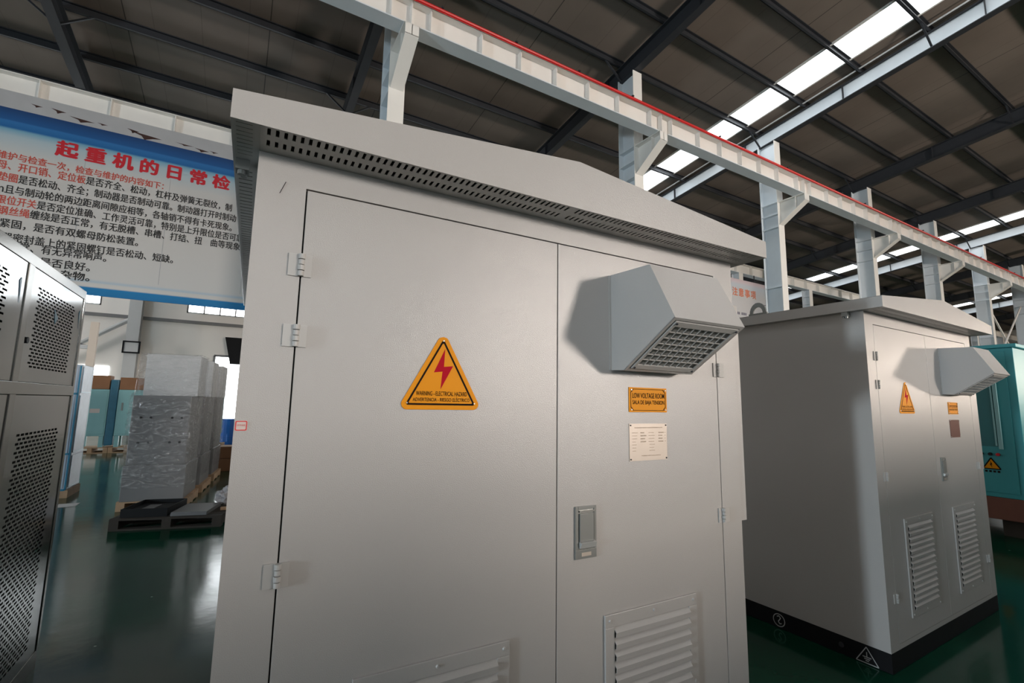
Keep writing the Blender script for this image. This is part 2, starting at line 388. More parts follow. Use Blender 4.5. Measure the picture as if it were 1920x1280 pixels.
# rafters
def rafter(x):
    root = empty('steel_rafter', (x, 0, 0))
    for sg, ye in ((1, YF-0.05), (-1, YN+0.05)):
        y0, y1 = 0.02*sg, ye*sg*sg
        y1 = ye
        web = MB(); fl = MB()
        web.hexa([(-0.008, y0, zlow(y0)+0.02), (0.008, y0, zlow(y0)+0.02), (0.008, y1, zlow(y1)+0.02), (-0.008, y1, zlow(y1)+0.02),
                  (-0.008, y0, zlow(y0)+0.43), (0.008, y0, zlow(y0)+0.43), (0.008, y1, zlow(y1)+0.43), (-0.008, y1, zlow(y1)+0.43)])
        for dz in (0.0, 0.43):
            fl.hexa([(-0.1, y0, zlow(y0)+dz), (0.1, y0, zlow(y0)+dz), (0.1, y1, zlow(y1)+dz), (-0.1, y1, zlow(y1)+dz),
                     (-0.1, y0, zlow(y0)+dz+0.02), (0.1, y0, zlow(y0)+dz+0.02), (0.1, y1, zlow(y1)+dz+0.02), (-0.1, y1, zlow(y1)+dz+0.02)])
        light = x > 0 and abs(((x-14.3)/18.3) - round((x-14.3)/18.3)) < 0.05  # webs beside skylights coloured pale for the light they catch
        web.build('web', 'cool_lit_steel' if light else 'dark_steel', root); fl.build('flange', 'dark_steel', root)
        for k in range(1, 5):
            y = sg*3.0*k
            if abs(y) < abs(y1): B(-0.095, 0.095, y-0.006, y+0.006, zlow(y)+0.02, zlow(y)+0.42).build('stiffener', 'dark_steel', root)
    # knee braces up to the purlins
    for y in (13.0, 8.5, 4.0):
        for sx in (-1, 1):
            MB().bar((sx*0.02, y, zlow(y)+0.05), (sx*0.62, y, zlow(y)+0.50), 0.04, 0.04).build('knee_brace', 'dark_steel', root)
    return root
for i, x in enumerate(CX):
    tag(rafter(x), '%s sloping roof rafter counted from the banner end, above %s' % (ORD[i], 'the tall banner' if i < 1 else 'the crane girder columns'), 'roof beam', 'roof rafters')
# purlins
for i in range(16):
    y = 22.0 - 1.5*i
    if y < 0.5: break
    mb = MB(); z = zlow(y)+0.455
    mb.box(XL+0.1, XR-0.1, y-0.035, y+0.035, z, z+0.018); mb.box(XL+0.1, XR-0.1, y+0.02, y+0.035, z, z+0.19); mb.box(XL+0.1, XR-0.1, y-0.035, y+0.035, z+0.175, z+0.195)
    tag(mb.build('roof_purlin', 'dark_steel'), 'dark roof purlin parallel to the crane girders, %s up from the far wall' % ORD[i], 'roof purlin', 'roof purlins')
# conduit on the bright rafter
mb = MB(); mb.tube((14.05, 0.3, zlow(0.3)+0.50), (14.05, 13.0, zlow(13.0)+0.50), 0.022, 6)
tag(mb.build('conduit_pipe', 'grey_cab_pale'), 'thin conduit pipe running along the pale lit rafter beside the skylight', 'pipe')

# columns carrying the crane girders
def column(x, yf, depth, ztop, bracket):
    """yf: y of the flange facing the camera, depth along y; bracket reaches towards the camera"""
    root = empty('steel_column', (x, yf, 0))
    f = MB(); f.box(-0.15, 0.15, 0, 0.016, 0, ztop); f.build('front_flange', 'white_steel', root)
    f = MB(); f.box(-0.15, 0.15, depth-0.016, depth, 0, ztop); f.build('rear_flange', 'cool_lit_steel', root)  # warm lit front, cooler rear and web: light put into the colours
    B(-0.006, 0.006, 0.016, depth-0.016, 0.0, ztop).build('web', 'cool_lit_steel', root)
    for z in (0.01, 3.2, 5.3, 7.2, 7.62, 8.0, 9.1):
        if z < ztop: B(-0.145, 0.145, 0.016, depth-0.016, z, z+0.014).build('stiffener', 'cool_lit_steel', root)
    if bracket:
        b = MB()
        b.prism([(0, 7.28), (0, 7.99), (-0.80, 7.99), (-0.80, 7.80)], 'x', -0.006, 0.006)
        b.box(-0.14, 0.14, -0.80, 0.0, 7.985, 8.0)
        b.hexa([(-0.12, -0.80, 7.785), (0.12, -0.80, 7.785), (0.12, 0, 7.265), (-0.12, 0, 7.265), (-0.12, -0.80, 7.80), (0.12, -0.80, 7.80), (0.12, 0, 7.28), (-0.12, 0, 7.28)])
        b.box(-0.12, 0.12, -0.80, -0.785, 7.79, 7.99)
        b.build('bracket', 'white_steel', root)
        B(-0.11, 0.11, -0.52, -0.505, 7.62, 7.985).build('bracket_stiffener', 'white_steel', root)
    return root
for i, x in enumerate(CX):
    y0 = 7.97
    tag(column(x, y0, 0.55, zlow(y0+0.28)-0.002, True), '%s pale steel column from the left, bracketed under the red-railed crane girder' % ORD[i], 'column', 'columns of the near crane girder')
for i, x in enumerate(CX):
    tag(column(x, 13.42, 0.4, 7.998, False), '%s pale steel column from the left, under the farther crane girder' % ORD[i], 'column', 'columns of the farther crane girder')
for i, x in enumerate(CX[:5]):
    root = empty('wall_column', (x, YF-0.62, 0), 0, '%s pale column from the left standing against the far wall' % ORD[i], 'column', 'far wall columns')
    B(-0.22, 0.22, 0, 0.02, 0, zlow(YF)-0.06).build('front_flange', 'grey_cab_pale', root)
    B(-0.22, 0.22, 0.45, 0.47, 0, zlow(YF)-0.06).build('rear_flange', 'grey_cab_pale', root)
    B(-0.008, 0.008, 0.02, 0.45, 0, zlow(YF)-0.06).build('web', 'grey_cab_pale', root)

# crane girders
def girder(y0, y1, x0, x1, stiff):
    root = empty('crane_girder', (0, (y0+y1)/2, 8.0))
    h = (y1-y0)/2
    B(x0, x1, -h, h, 0.0, 0.02).build('bottom_flange', 'cool_lit_steel', root)
    B(x0, x1, -0.006, 0.006, 0.02, 0.46).build('web', 'white_steel', root)
    B(x0, x1, -h, h, 0.46, 0.48).build('top_flange', 'white_steel', root)
    B(x0, x1, -0.03, 0.03, 0.48, 0.58).build('crane_rail', 'dark_steel', root)
    for x in stiff: B(x-0.008, x+0.008, -h+0.015, h-0.015, 0.02, 0.46).build('stiffener', 'white_steel', root)
    return root
st = []
for k in range(-2, 10):
    xc = 2.1+6.1*k
    st += [xc-0.35, xc, xc+0.35] + [xc+1.35+0.85*j for j in range(5)]
st = sorted(v for v in st if -9 < v < 62)
g = girder(7.2, 7.5, XL+0.1, XR-0.1, st)
tag(g, 'white crane girder with closely spaced stiffeners carrying the red rail', 'crane girder')
g = girder(13.45, 13.78, XL+0.1, XR-0.1, [v for v in [2.1+1.22*k - 0.25 for k in range(-9, 46)]])
tag(g, 'cream crane girder above the large blue-edged banner', 'crane girder')
mb = MB(); mb.tube((XL+0.2, 7.12, 8.44), (XR-0.2, 7.12, 8.44), 0.032, 8)
root = empty('conductor_rail', (0, 0, 0), 0, 'thin red power rail running along the near crane girder', 'power rail')
mb.build('rail', 'rail_red', root)
for k in range(-4, 40):
    x = 2.6 + 1.52*k
    B(x-0.02, x+0.02, 7.08, 7.19, 8.47, 8.50).build('clip', 'dark_steel', root)

# bracing rods far along the column row
for i, (xa, xb) in enumerate(((32.6, 38.7), (38.7, 44.8))):
    root = empty('cross_brace', (xa, 8.22, 0), 0, 'X-shaped pair of brace rods in the %s braced bay of far columns' % ORD[i], 'brace', 'bracing between far columns')
    for s_ in (0, 1):
        za, zb = (3.6, 7.6) if s_ == 0 else (7.6, 3.6)
        mb = MB(); mb.tube((0.2, 0.12*s_, za), (xb-xa-0.2, 0.12*s_, zb), 0.045, 6)
        mb.build('rod', 'white_steel', root)
# brace on the far wall
mb = MB(); mb.tube((-4.15, YF-0.4, 4.95), (-6.6, YF-0.4, 3.1), 0.09, 8)
tag(mb.build('wall_brace', 'grey_cab_pale'), 'diagonal pipe brace rising to the far wall column under the banner', 'brace')
root = empty('flood_light', (-3.98, YF-0.70, 3.72), 0, 'small black framed flood light on the far wall column', 'lamp')
mb = MB(); mb.box(-0.30, 0.30, 0, 0.08, 0.20, 0.26); mb.box(-0.30, 0.30, 0, 0.08, -0.26, -0.20); mb.box(-0.30, -0.24, 0, 0.08, -0.20, 0.20); mb.box(0.24, 0.30, 0, 0.08, -0.20, 0.20)
mb.build('housing', 'black', root); B(-0.24, 0.24, 0.02, 0.04, -0.20, 0.20).build('lens', 'grey_cab_pale', root)
mb = MB(); mb.hexa([(-0.62, 0, -0.62), (0.3, 0, -0.62), (0.3, 0.4, -0.62), (-0.62, 0.4, -0.62), (-0.9, 0, 0.62), (0.3, 0, 0.62), (0.3, 0.4, 0.62), (-0.9, 0.4, 0.62)])
o = mb.build('wall_speaker', 'black', loc=(0.28, YF-0.42, 3.85)); tag(o, 'black tapered loudspeaker on the far wall, half hidden by the big cabinet', 'speaker')

# ------------------------------------------------------------------ banners
YB = 13.36
M['banner'] = banner_mat('blue_edged_banner', [(3.80, (0.0, 0.16, 0.40)), (3.97, (0.0, 0.19, 0.44)), (3.985, (0.62, 0.60, 0.58)), (4.06, (0.62, 0.60, 0.58)), (4.10, (0.42, 0.52, 0.60)), (4.16, (0.60, 0.59, 0.575)),
    (5.2, (0.60, 0.575, 0.55)), (6.6, (0.58, 0.56, 0.54)), (7.02, (0.40, 0.50, 0.55)), (7.16, (0.16, 0.36, 0.50)), (7.2, (0.005, 0.115, 0.33)), (7.34, (0.02, 0.15, 0.40)), (7.36, (0.005, 0.085, 0.27)), (7.62, (0.003, 0.04, 0.15))])
root = empty('safety_banner', (0, YB, 0), 0, 'large blue-edged banner of red and black Chinese text below the cream girder', 'banner')
B(-9.0, 1.6, 0.0, 0.03, 3.80, 7.62).build('sheet', 'banner', root)
B(-9.0, 1.6, 0.0, 0.03, 7.62, 8.0).build('backing_strip', 'stripwhite', root)
for (x, z, a, b) in ((-3.85, 7.80, 0.13, 0.06), (-3.45, 7.72, 0.22, 0.06), (-2.55, 7.76, 0.12, 0.06), (-2.3, 7.70, 0.30, 0.09), (-1.55, 7.72, 0.2, 0.03), (-1.2, 7.68, 0.16, 0.05), (-4.2, 7.8, 0.1, 0.04), (-0.95, 7.70, 0.1, 0.03), (-3.1, 7.74, 0.1, 0.03)):
    MB().add([(x-a, -0.004, z+b*0.6), (x-a*0.3, -0.004, z-b*0.1), (x-a*0.1, -0.004, z-b), (x+a*0.4, -0.004, z-b*0.3), (x+a, -0.004, z+b*0.1), (x+a*0.2, -0.004, z+b*0.35)], [(0, 1, 2, 3, 4, 5)]).build('torn_patch', 'torn', root)
for x in (-3.3, -1.75, -0.1, -4.9): B(x-0.006, x+0.006, -0.003, 0.0, 4.2, 7.1).build('seam', 'stripwhite', root)
def line(s, nm, m, xa, xb, za, h, a=0, bold=0.022):
    """s spans cells; first shown character centre at xa, last at xb"""
    n_ = len(s); cell = (xb-xa)/max(1, n_-1)
    x0 = xa - cell/2
    text_obj(nm, s, x0, x0+cell*n_, za-h/2, za+h/2, -0.006, m, root, bold, grid=True)
def mixed(red, black, xa, xb, z, h):
    s = red+black; cell = (xb-xa)/(len(s)-1)
    if red: line(red, 'red_lettering', 'char_orange', xa, xa+cell*(len(red)-1), z, h)
    if black: line(black, 'lettering', 'char_black', xa+cell*len(red), xb, z, h)
for i, ch in enumerate('起重机的日常检'):
    x = -3.62 + i*(3.62-0.73)/6
    text_obj('title_lettering', ch, x-0.19, x+0.19, 6.80, 7.155, -0.006, 'char_red', root, 0.045, grid=True)
mixed('维护与检查一次，检查与维护的内容如下：', '', -4.59, -1.84, 6.575, 0.17)
mixed('母、开口销、定位板', '是否齐全、松动，杠杆及弹簧无裂纹，制', -4.57, -0.52, 6.365, 0.19)
mixed('垫圈', '是否松动、齐全；制动器是否制动可靠。制动器打开时制动', -4.53, -0.41, 6.11, 0.19)
mixed('', 'ｍ且与制动轮的两边距离间隙应相等，各轴销不得有卡死现象。', -4.56, -0.39, 5.855, 0.19)
mixed('限位开关', '是否定位准确、工作灵活可靠，特别是上升限位是否可靠', -4.50, -0.22, 5.62, 0.19)
mixed('钢丝绳', '缠绕是否正常，有无脱槽、串槽、打结、扭　曲等现象', -4.45, -0.27, 5.395, 0.19)
mixed('', '紧固，是否有双螺母防松装置。', -4.39, -2.18, 5.13, 0.19)
mixed('', '器密封盖上的紧固螺钉是否松动、短缺。', -4.33, -1.50, 4.84, 0.19)
mixed('', '常、有无异常响声。', -4.05, -2.70, 4.67, 0.19)
mixed('', '是否良好。', -3.70, -2.95, 4.41, 0.19)
mixed('', '杂物。', -3.35, -2.93, 4.19, 0.19)

M['banner_b'] = banner_mat('pale_banner', [(4.0, (0.7, 0.72, 0.75)), (6.9, (0.74, 0.74, 0.76)), (7.35, (0.70, 0.76, 0.84)), (7.5, (0.80, 0.70, 0.76)), (7.62, (0.75, 0.62, 0.66))])
root = empty('notice_banner', (0, YB, 0), 0, 'pale banner with faded orange heading seen between the two grey cabinets', 'banner')
B(17.0, 23.45, 0.0, 0.03, 4.0, 7.62).build('sheet', 'banner_b', root)
B(22.75, 23.45, -0.004, 0.0, 7.32, 7.62).build('corner_band', 'navy', root)
for x in (17.2, 19.4, 21.4, 23.3): B(x-0.02, x+0.02, 0.035, 0.06, 7.5, 8.0).build('hanger', 'dark_steel', root)
B(22.4, 23.45, -0.003, 0.0, 7.1, 7.30).build('pale_blue_band', 'white_film', root)
for i, ch in enumerate('注意事项'):
    x = 19.78 + 0.47*i
    text_obj('heading_lettering', ch, x-0.21, x+0.21, 6.80, 7.20, -0.006, 'char_pale', root, 0.03, grid=True)
mb = MB()
for (x0, x1, z) in ((19.15, 19.45, 6.35), (19.7, 20.1, 5.98), (20.2, 20.6, 5.98), (19.8, 20.4, 5.72), (20.9, 21.3, 5.98), (21.9, 22.3, 6.15)):
    k = int((x1-x0)/0.1)
    for j in range(k): mb.box(x0+j*0.1, x0+j*0.1+0.07, -0.005, 0.0, z-0.06, z+0.06)
mb.box(21.3, 23.3, -0.005, 0.0, 6.58, 6.61); mb.box(22.05, 22.08, -0.005, 0.0, 6.3, 6.58)
mb.build('small_marking', 'char_grey', root)

# ------------------------------------------------------------------ substation cabinets
W, DL, DC, DR, ZT, ZE = 1.922, 0.123, 0.9623, 1.7983, 2.179, 2.2596
OF, OS, HF, HP, HB, DEP = 0.136, 0.063, 0.0737, 0.169, 0.118, 2.30
def round_poly(pts, r, n=5):
    out = []
    N = len(pts)
    for i in range(N):
        p = Vector(pts[i]); a = (Vector(pts[i-1])-p).normalized(); b = (Vector(pts[(i+1) % N])-p).normalized()
        ang = a.angle(b); d = r/math.tan(ang/2); c = p + (a+b).normalized()*(r/math.sin(ang/2))
        s = p+a*d; e = p+b*d
        va, vb = s-c, e-c
        for k in range(n+1):
            t = k/n; v = va.lerp(vb, t).normalized()*r; out.append(tuple(c+v))
    return out
def ring_xz(outer, inner, y0, y1):
    mb = MB(); N = len(outer)
    vs = [(p[0], y0, p[1]) for p in outer] + [(p[0], y0, p[1]) for p in inner] + [(p[0], y1, p[1]) for p in outer] + [(p[0], y1, p[1]) for p in inner]
    fs = []
    for i in range(N):
        j = (i+1) % N
        fs += [(i, j, N+j, N+i), (2*N+i, 3*N+i, 3*N+j, 2*N+j), (i, 2*N+i, 2*N+j, j), (N+i, N+j, 3*N+j, 3*N+i)]
    return mb.add(vs, fs)
def screw(x, y, z, r=0.005, m='chrome', parent=None, name='screw'):
    return MB().tube((x, y, z), (x, y-0.004, z), r, 8, r*0.6).build(name, m, parent)
def slotted_panel(x0, x1, y0, y1, z, th, slots):
    """horizontal sheet with rectangular holes; slots = list of rows (ya, yb, [(xa, xb), ...]) sorted in y"""
    mb = MB(); y = y0
    for ya, yb, xsl in slots:
        mb.box(x0, x1, y, ya, z, z+th)
        x = x0
        for a, b in xsl:
            mb.box(x, a, ya, yb, z, z+th); x = b
        mb.box(x, x1, ya, yb, z, z+th); y = yb
    mb.box(x0, x1, y, y1, z, z+th)
    return mb

def louver(root, x0, x1, z0, z1):
    fr = MB(); y = -0.009
    i = 0.042
    fr.box(x0, x1, y, -0.0005, z0, z0+i); fr.box(x0, x1, y, -0.0005, z1-i, z1); fr.box(x0, x0+i, y, -0.0005, z0+i, z1-i); fr.box(x1-i, x1, y, -0.0005, z0+i, z1-i)
    f = fr.build('louver_vent', 'paint', root, bevel=0.0015)
    n_ = 14; p = (z1-z0-2*i)/n_
    sl = MB()
    for k in range(n_):
        zt = z1-i-k*p
        prof = [(-0.0022, zt-0.001), (-0.0175, zt-0.46*p), (-0.0155, zt-0.93*p), (-0.0135, zt-0.93*p), (-0.0150, zt-0.48*p), (-0.0022, zt-0.005)]
        sl.prism(prof, 'x', x0+i, x1-i)
    sl.build('slats', 'paint', f)
    B(x0+i, x1-i, -0.0018, -0.0008, z0+i, z1-i).build('backing', 'dark', f)
    xm = (x0+x1)/2; zm = (z0+z1)/2
    for (x, z) in ((x0+0.02, z1-0.02), (xm, z1-0.02), (x1-0.02, z1-0.02), (x0+0.02, zm), (x1-0.02, zm), (x0+0.02, z0+0.02), (xm, z0+0.02), (x1-0.02, z0+0.02)):
        screw(x, y, z, 0.006, 'paint2', f)
    return f

def hinge(door, x, z, h, wl, wr, m):
    mb = MB(); mb.box(x-wl, x-0.006, -0.0045, -0.0005, z-h/2, z+h/2); mb.box(x+0.006, x+wr, -0.0045, -0.0005, z-h/2, z+h/2)
    for j in range(4):
        za = z-h/2+j*h/4; mb.tube((x, -0.008, za+0.001), (x, -0.008, za+h/4-0.001), 0.0088 if j % 2 else 0.0075, 12)
    return mb.build('hinge', m, door)

def substation(loc, rz, label, main):
    root = empty('substation_cabinet', loc, rz, label, 'electrical cabinet', 'grey walk-up substation cabinets')
    # plinth
    mb = MB(); mb.box(0.0, W, 0.0, DEP, 0, HB); pl = mb.build('plinth', 'black', root, bevel=0.003)
    if not main:
        # stencils on the left side of the plinth
        mk = MB(); x = -0.0015
        cy, cz, rr = 0.695, 0.055, 0.045
        for i in range(24):
            a, b = 2*math.pi*i/24, 2*math.pi*(i+1)/24
            mk.add([(x, cy+math.cos(t)*q, cz+math.sin(t)*q) for q, t in ((rr, a), (rr, b), (rr-0.006, b), (rr-0.006, a))], [(0, 1, 2, 3)])
        pts = [(0.014, 0.022), (0.0, 0.030), (-0.012, 0.018), (-0.004, 0.004), (0.006, -0.008), (-0.004, -0.024), (-0.018, -0.018)]
        for (a, b), (c, d) in zip(pts[:-1], pts[1:]): mk.bar((x, cy+a, cz+b), (x, cy+c, cz+d), 0.006, 0.001, (1, 0, 0))
        mk.build('lifting_mark', 'mark', pl)
        mk = MB(); cy, cz = 0.135, 0.052
        tri = [(0.0, 0.052), (0.062, -0.044), (-0.062, -0.044)]
        for i in range(3):
            (a, b), (c, d) = tri[i], tri[(i+1) % 3]; mk.bar((x, cy+a, cz+b), (x, cy+c, cz+d), 0.005, 0.001, (1, 0, 0))
        mk.bar((x, cy, cz+0.022), (x, cy, cz-0.006), 0.005, 0.001, (1, 0, 0))
        for k, hw in enumerate((0.024, 0.016, 0.009)): mk.bar((x, cy-hw, cz-0.008-0.011*k), (x, cy+hw, cz-0.008-0.011*k), 0.005, 0.001, (1, 0, 0))
        mk.build('earth_mark', 'mark', pl)
        MB().tube((-0.006, 0.28, 0.06), (0.0, 0.28, 0.06), 0.016, 12).build('earth_stud', 'dark_steel', pl)
    # housing: side and rear walls plus the frame round the doors
    h = MB(); zb = 0.15; g = 0.002
    h.box(0, 0.003, 0.0, DEP, HB, ZE); h.box(W-0.003, W, 0.0, DEP, HB, ZE); h.box(0.003, W-0.003, DEP-0.003, DEP, HB, ZE)
    h.box(0.003, DL-g, 0, 0.02, HB, ZE); h.box(DR+g, W-0.003, 0, 0.02, HB, ZE)
    h.box(DL-g, DR+g, 0, 0.02, ZT+g, ZE); h.box(DL-g, DR+g, 0, 0.02, HB, zb-g)
    h.build('housing', 'paint', root)
    B(DL-0.03, DR+0.03, 0.024, 0.03, zb-0.02, ZT+0.03).build('inner_shield', 'dark', root)
    # doors
    d1 = B(DL+g, DC-g, 0.0, 0.022, zb, ZT-g).build('door', 'paint', root, bevel=0.0012)
    d2 = B(DC+g, DR-g, 0.0, 0.022, zb, ZT-g).build('door', 'paint', root, bevel=0.0012)
    for z, hh in ((1.962, 0.062), (1.770, 0.060), (1.168, 0.058), (0.42, 0.058)): hinge(d1, DL, z, hh, 0.032, 0.026, 'paint2')
    for z, hh in ((1.760, 0.060), (1.155, 0.058), (0.42, 0.058)): hinge(d2, DR, z, hh, 0.026, 0.040, 'paint2')
    # louvers
    louver(root, 0.320, 0.785, 0.262, 0.882); louver(root, 1.160, 1.616, 0.262, 0.880)
    # latch
    hx0, hx1, hz0, hz1 = 1.035, 1.126, 1.080, 1.253
    hd = MB(); hd.box(hx0, hx1, -0.006, -0.0005, hz0, hz0+0.03); hd.box(hx0, hx0+0.013, -0.006, -0.0005, hz0+0.03, hz1); hd.box(hx1-0.010, hx1, -0.006, -0.0005, hz0+0.03, hz1); hd.box(hx0+0.013, hx1-0.010, -0.006, -0.0005, hz1-0.010, hz1)
    hd.box(hx0+0.013, hx1-0.010, -0.002, -0.0005, hz0+0.03, hz1-0.01)
    hp = hd.build('door_latch', 'handle', root, bevel=0.001)
    B(hx0+0.017, hx1-0.014, -0.010, -0.003, hz0+0.056, hz1-0.024).build('paddle', 'handle', hp, bevel=0.001)
    MB().prism([(-0.003, hz0+0.036), (-0.012, hz0+0.036), (-0.020, hz0+0.054), (-0.003, hz0+0.056)], 'x', hx0+0.017, hx1-0.008).build('pull_lip', 'silver', hp)
    B(hx0+0.017, hx1-0.008, -0.008, -0.003, hz1-0.020, hz1-0.014).build('top_lip', 'chrome', hp)
    B(hx0+0.026, hx1-0.024, -0.0068, -0.006, hz0+0.008, hz0+0.020).build('emblem_plate', 'plate', hp)
    # hood
    xa, xb = 1.206, 1.556
    prof = [(-0.0005, 1.731), (-0.0005, 2.096), (-0.205, 2.088), (-0.311, 1.885), (-0.072, 1.728)]
    hm = MB(); t = 0.004
    N = 5
    vs = [(xa, a, b) for a, b in prof] + [(xb, a, b) for a, b in prof]
    fs = [(0, 1, 2, 3, 4), (9, 8, 7, 6, 5), (1, 6, 7, 2), (2, 7, 8, 3), (4, 9, 5, 0)]
    hm.add(vs, fs)
    # underside frame round the grille
    P3, P4 = Vector((0, -0.311, 1.885)), Vector((0, -0.072, 1.728)); dd = (P4-P3); L = dd.length; dd.normalize(); nn = Vector((0, dd.z, -dd.y))
    if nn.z > 0: nn = -nn
    def up_(u, v, o=0.0): q = P3 + dd*v + nn*o; return (u, q.y, q.z)
    bw = 0.012
    for (u0, u1, v0, v1) in ((xa, xb, 0, bw), (xa, xb, L-bw, L), (xa, xa+bw, bw, L-bw), (xb-bw, xb, bw, L-bw)):
        hm.hexa([up_(u0, v0), up_(u1, v0), up_(u1, v1), up_(u0, v1), up_(u0, v0, -0.004), up_(u1, v0, -0.004), up_(u1, v1, -0.004), up_(u0, v1, -0.004)])
    hood = hm.build('vent_hood', 'paint', root)
    fl = MB(); fl.box(xa-0.010, xa-0.0005, -0.003, -0.0005, 1.731, 2.094); fl.build('side_flange', 'paint2', hood)
    gr = MB(); m0 = 0.018; u0, u1, v0, v1 = xa+m0, xb-m0, 0.016, L-0.016
    def gbox(a, b, c, d, o0=0.004, o1=-0.002):
        gr.hexa([up_(a, c, o0), up_(b, c, o0), up_(b, d, o0), up_(a, d, o0), up_(a, c, o1), up_(b, c, o1), up_(b, d, o1), up_(a, d, o1)])
    e = 0.022
    gbox(u0, u1, v0, v0+e); gbox(u0, u1, v1-e, v1); gbox(u0, u0+0.012, v0+e, v1-e); gbox(u1-0.012, u1, v0+e, v1-e)
    for k in range(1, 9):
        u = u0+0.012+(u1-u0-0.024)*k/9; gbox(u-0.0012, u+0.0012, v0+e, v1-e, 0.003, -0.001)
    for k in range(1, 7):
        v = v0+e+(v1-v0-2*e)*k/7; gbox(u0+0.012, u1-0.012, v-0.0013, v+0.0013, 0.003, -0.001)
    gr.build('grille', 'paint2', hood)
    fm = MB(); fm.hexa([up_(xa+0.003, 0.012, o) if False else up_(u_, v_, o) for o in (-0.006, -0.009) for (u_, v_) in ((xa+0.013, 0.014), (xb-0.013, 0.014), (xb-0.013, L-0.014), (xa+0.013, L-0.014))])
    fm.build('filter_mat', 'filter', hood)
    for (u, v) in ((u0+0.008, v0+0.008), (u1-0.008, v0+0.008), (u0+0.008, v1-0.008), (u1-0.008, v1-0.008)): MB().tube(up_(u, v, 0.004), up_(u, v, 0.008), 0.004, 8).build('screw', 'dark_steel', hood)
    # warning triangle
    tri = [(0.390, 1.563), (0.685, 1.563), (0.5375, 1.855)]
    op = round_poly(tri, 0.020, 6)
    sg = MB().prism(op, 'y', -0.003, -0.0005).build('warning_sign', 'yellow', root)
    cx, cz = 0.5375, 1.660
    def sc2(f): return [(cx+(x-cx)*f, cz+(z-cz)*f) for x, z in tri]
    ring_xz(round_poly(sc2(0.835), 0.006, 4), round_poly(sc2(0.765), 0.003, 4), -0.0036, -0.003).build('border', 'ink', sg)
    bolt = [(0.5444, 1.786), (0.5074, 1.6976), (0.5375, 1.7018), (0.5325, 1.637), (0.5748, 1.7238), (0.5420, 1.7197)]
    MB().prism(bolt, 'y', -0.0036, -0.003).build('lightning_bolt', 'red', sg)
    text_obj('lettering', 'WARNING - ELECTRICAL HAZARD', 0.4495, 0.6285, 1.613, 1.629, -0.0038, 'ink', sg, 0.006)
    text_obj('lettering', 'ADVERTENCIA - RIESGO ELÉCTRICO', 0.4395, 0.6385, 1.5925, 1.6085, -0.0038, 'ink', sg, 0.006)
    for x, z in ((0.5375, 1.815), (0.4200, 1.5865), (0.6555, 1.5865)): screw(x, -0.003, z, 0.0045, 'chrome', sg)
    for o in [sg] + list(sg.children):          # true size of the sign on the door
        for v in o.data.vertices:
            v.co.x = 0.5375 + (v.co.x-0.5375)*0.911; v.co.z = 1.579 + (v.co.z-1.563)*0.829
    # room plate
    x0, x1, z0, z1 = 1.289, 1.487, 1.577, 1.671
    sg = B(x0, x1, -0.003, -0.0005, z0, z1).build('room_sign', 'yellow', root)
    c_ = 0.012; i_ = 0.008
    def notch(q):
        a, b, c, d = x0+q, x1-q, z0+q*0.8, z1-q*0.8
        return [(a+c_, c), (b-c_, c), (b-c_*0.6, c+c_*0.6), (b, c+c_), (b, d-c_), (b-c_*0.6, d-c_*0.6), (b-c_, d), (a+c_, d), (a+c_*0.6, d-c_*0.6), (a, d-c_), (a, c+c_), (a+c_*0.6, c+c_*0.6)]
    ring_xz(notch(0.007), notch(0.0095), -0.0034, -0.003).build('border', 'ink', sg)
    text_obj('lettering', 'LOW VOLTAGE ROOM', x0+0.017, x1-0.014, 1.630, 1.650, -0.0038, 'ink', sg, 0.006)
    text_obj('lettering', 'SALA DE BAJA TENSION', x0+0.017, x1-0.014, 1.602, 1.622, -0.0038, 'ink', sg, 0.006)
    for x in (x0+0.010, x1-0.010):
        for z in (z0+0.009, z1-0.009): screw(x, -0.003, z, 0.004, 'chrome', sg)
    # rating plate with rows of print too small to read
    x0, x1, z0, z1 = 1.288, 1.484, 1.395, 1.533
    sg = B(x0, x1, -0.0025, -0.0005, z0, z1).build('rating_plate', 'plate' if main else 'plate_reflection', root)
    mk = MB(); rnd = random.Random(3)
    def dash(xa_, xb_, z, hh=0.0022):
        x = xa_
        while x < xb_:
            l = rnd.uniform(0.002, 0.005); mk.box(x, min(x+l, xb_), -0.0028, -0.0025, z-hh/2, z+hh/2); x += l+0.0012
    if main:
        dash(x0+0.026, x0+0.172, z1-0.015, 0.0035)
        for r_ in range(7):
            z = z1-0.034-r_*0.0112
            dash(x0+0.014, x0+0.014+rnd.uniform(0.017, 0.03), z)
            if r_ < 4:
                dash(x0+0.056, x0+0.056+rnd.uniform(0.018, 0.032), z, 0.0045); dash(x0+0.098, x0+0.098+rnd.uniform(0.02, 0.035), z); dash(x0+0.150, x0+0.150+rnd.uniform(0.012, 0.03), z, 0.0045); dash(x0+0.184, x0+0.189, z)
            else: dash(x0+0.102, x0+0.102+rnd.uniform(0.02, 0.04), z)
        dash(x0+0.060, x0+0.160, z0+0.018, 0.003)
        mk.build('fine_print', 'plate_ink', sg)
    for x in (x0+0.006, x1-0.006):
        for z in (z0+0.006, z1-0.006): screw(x, -0.0025, z, 0.003, 'chrome' if not main else 'dark_steel', sg)
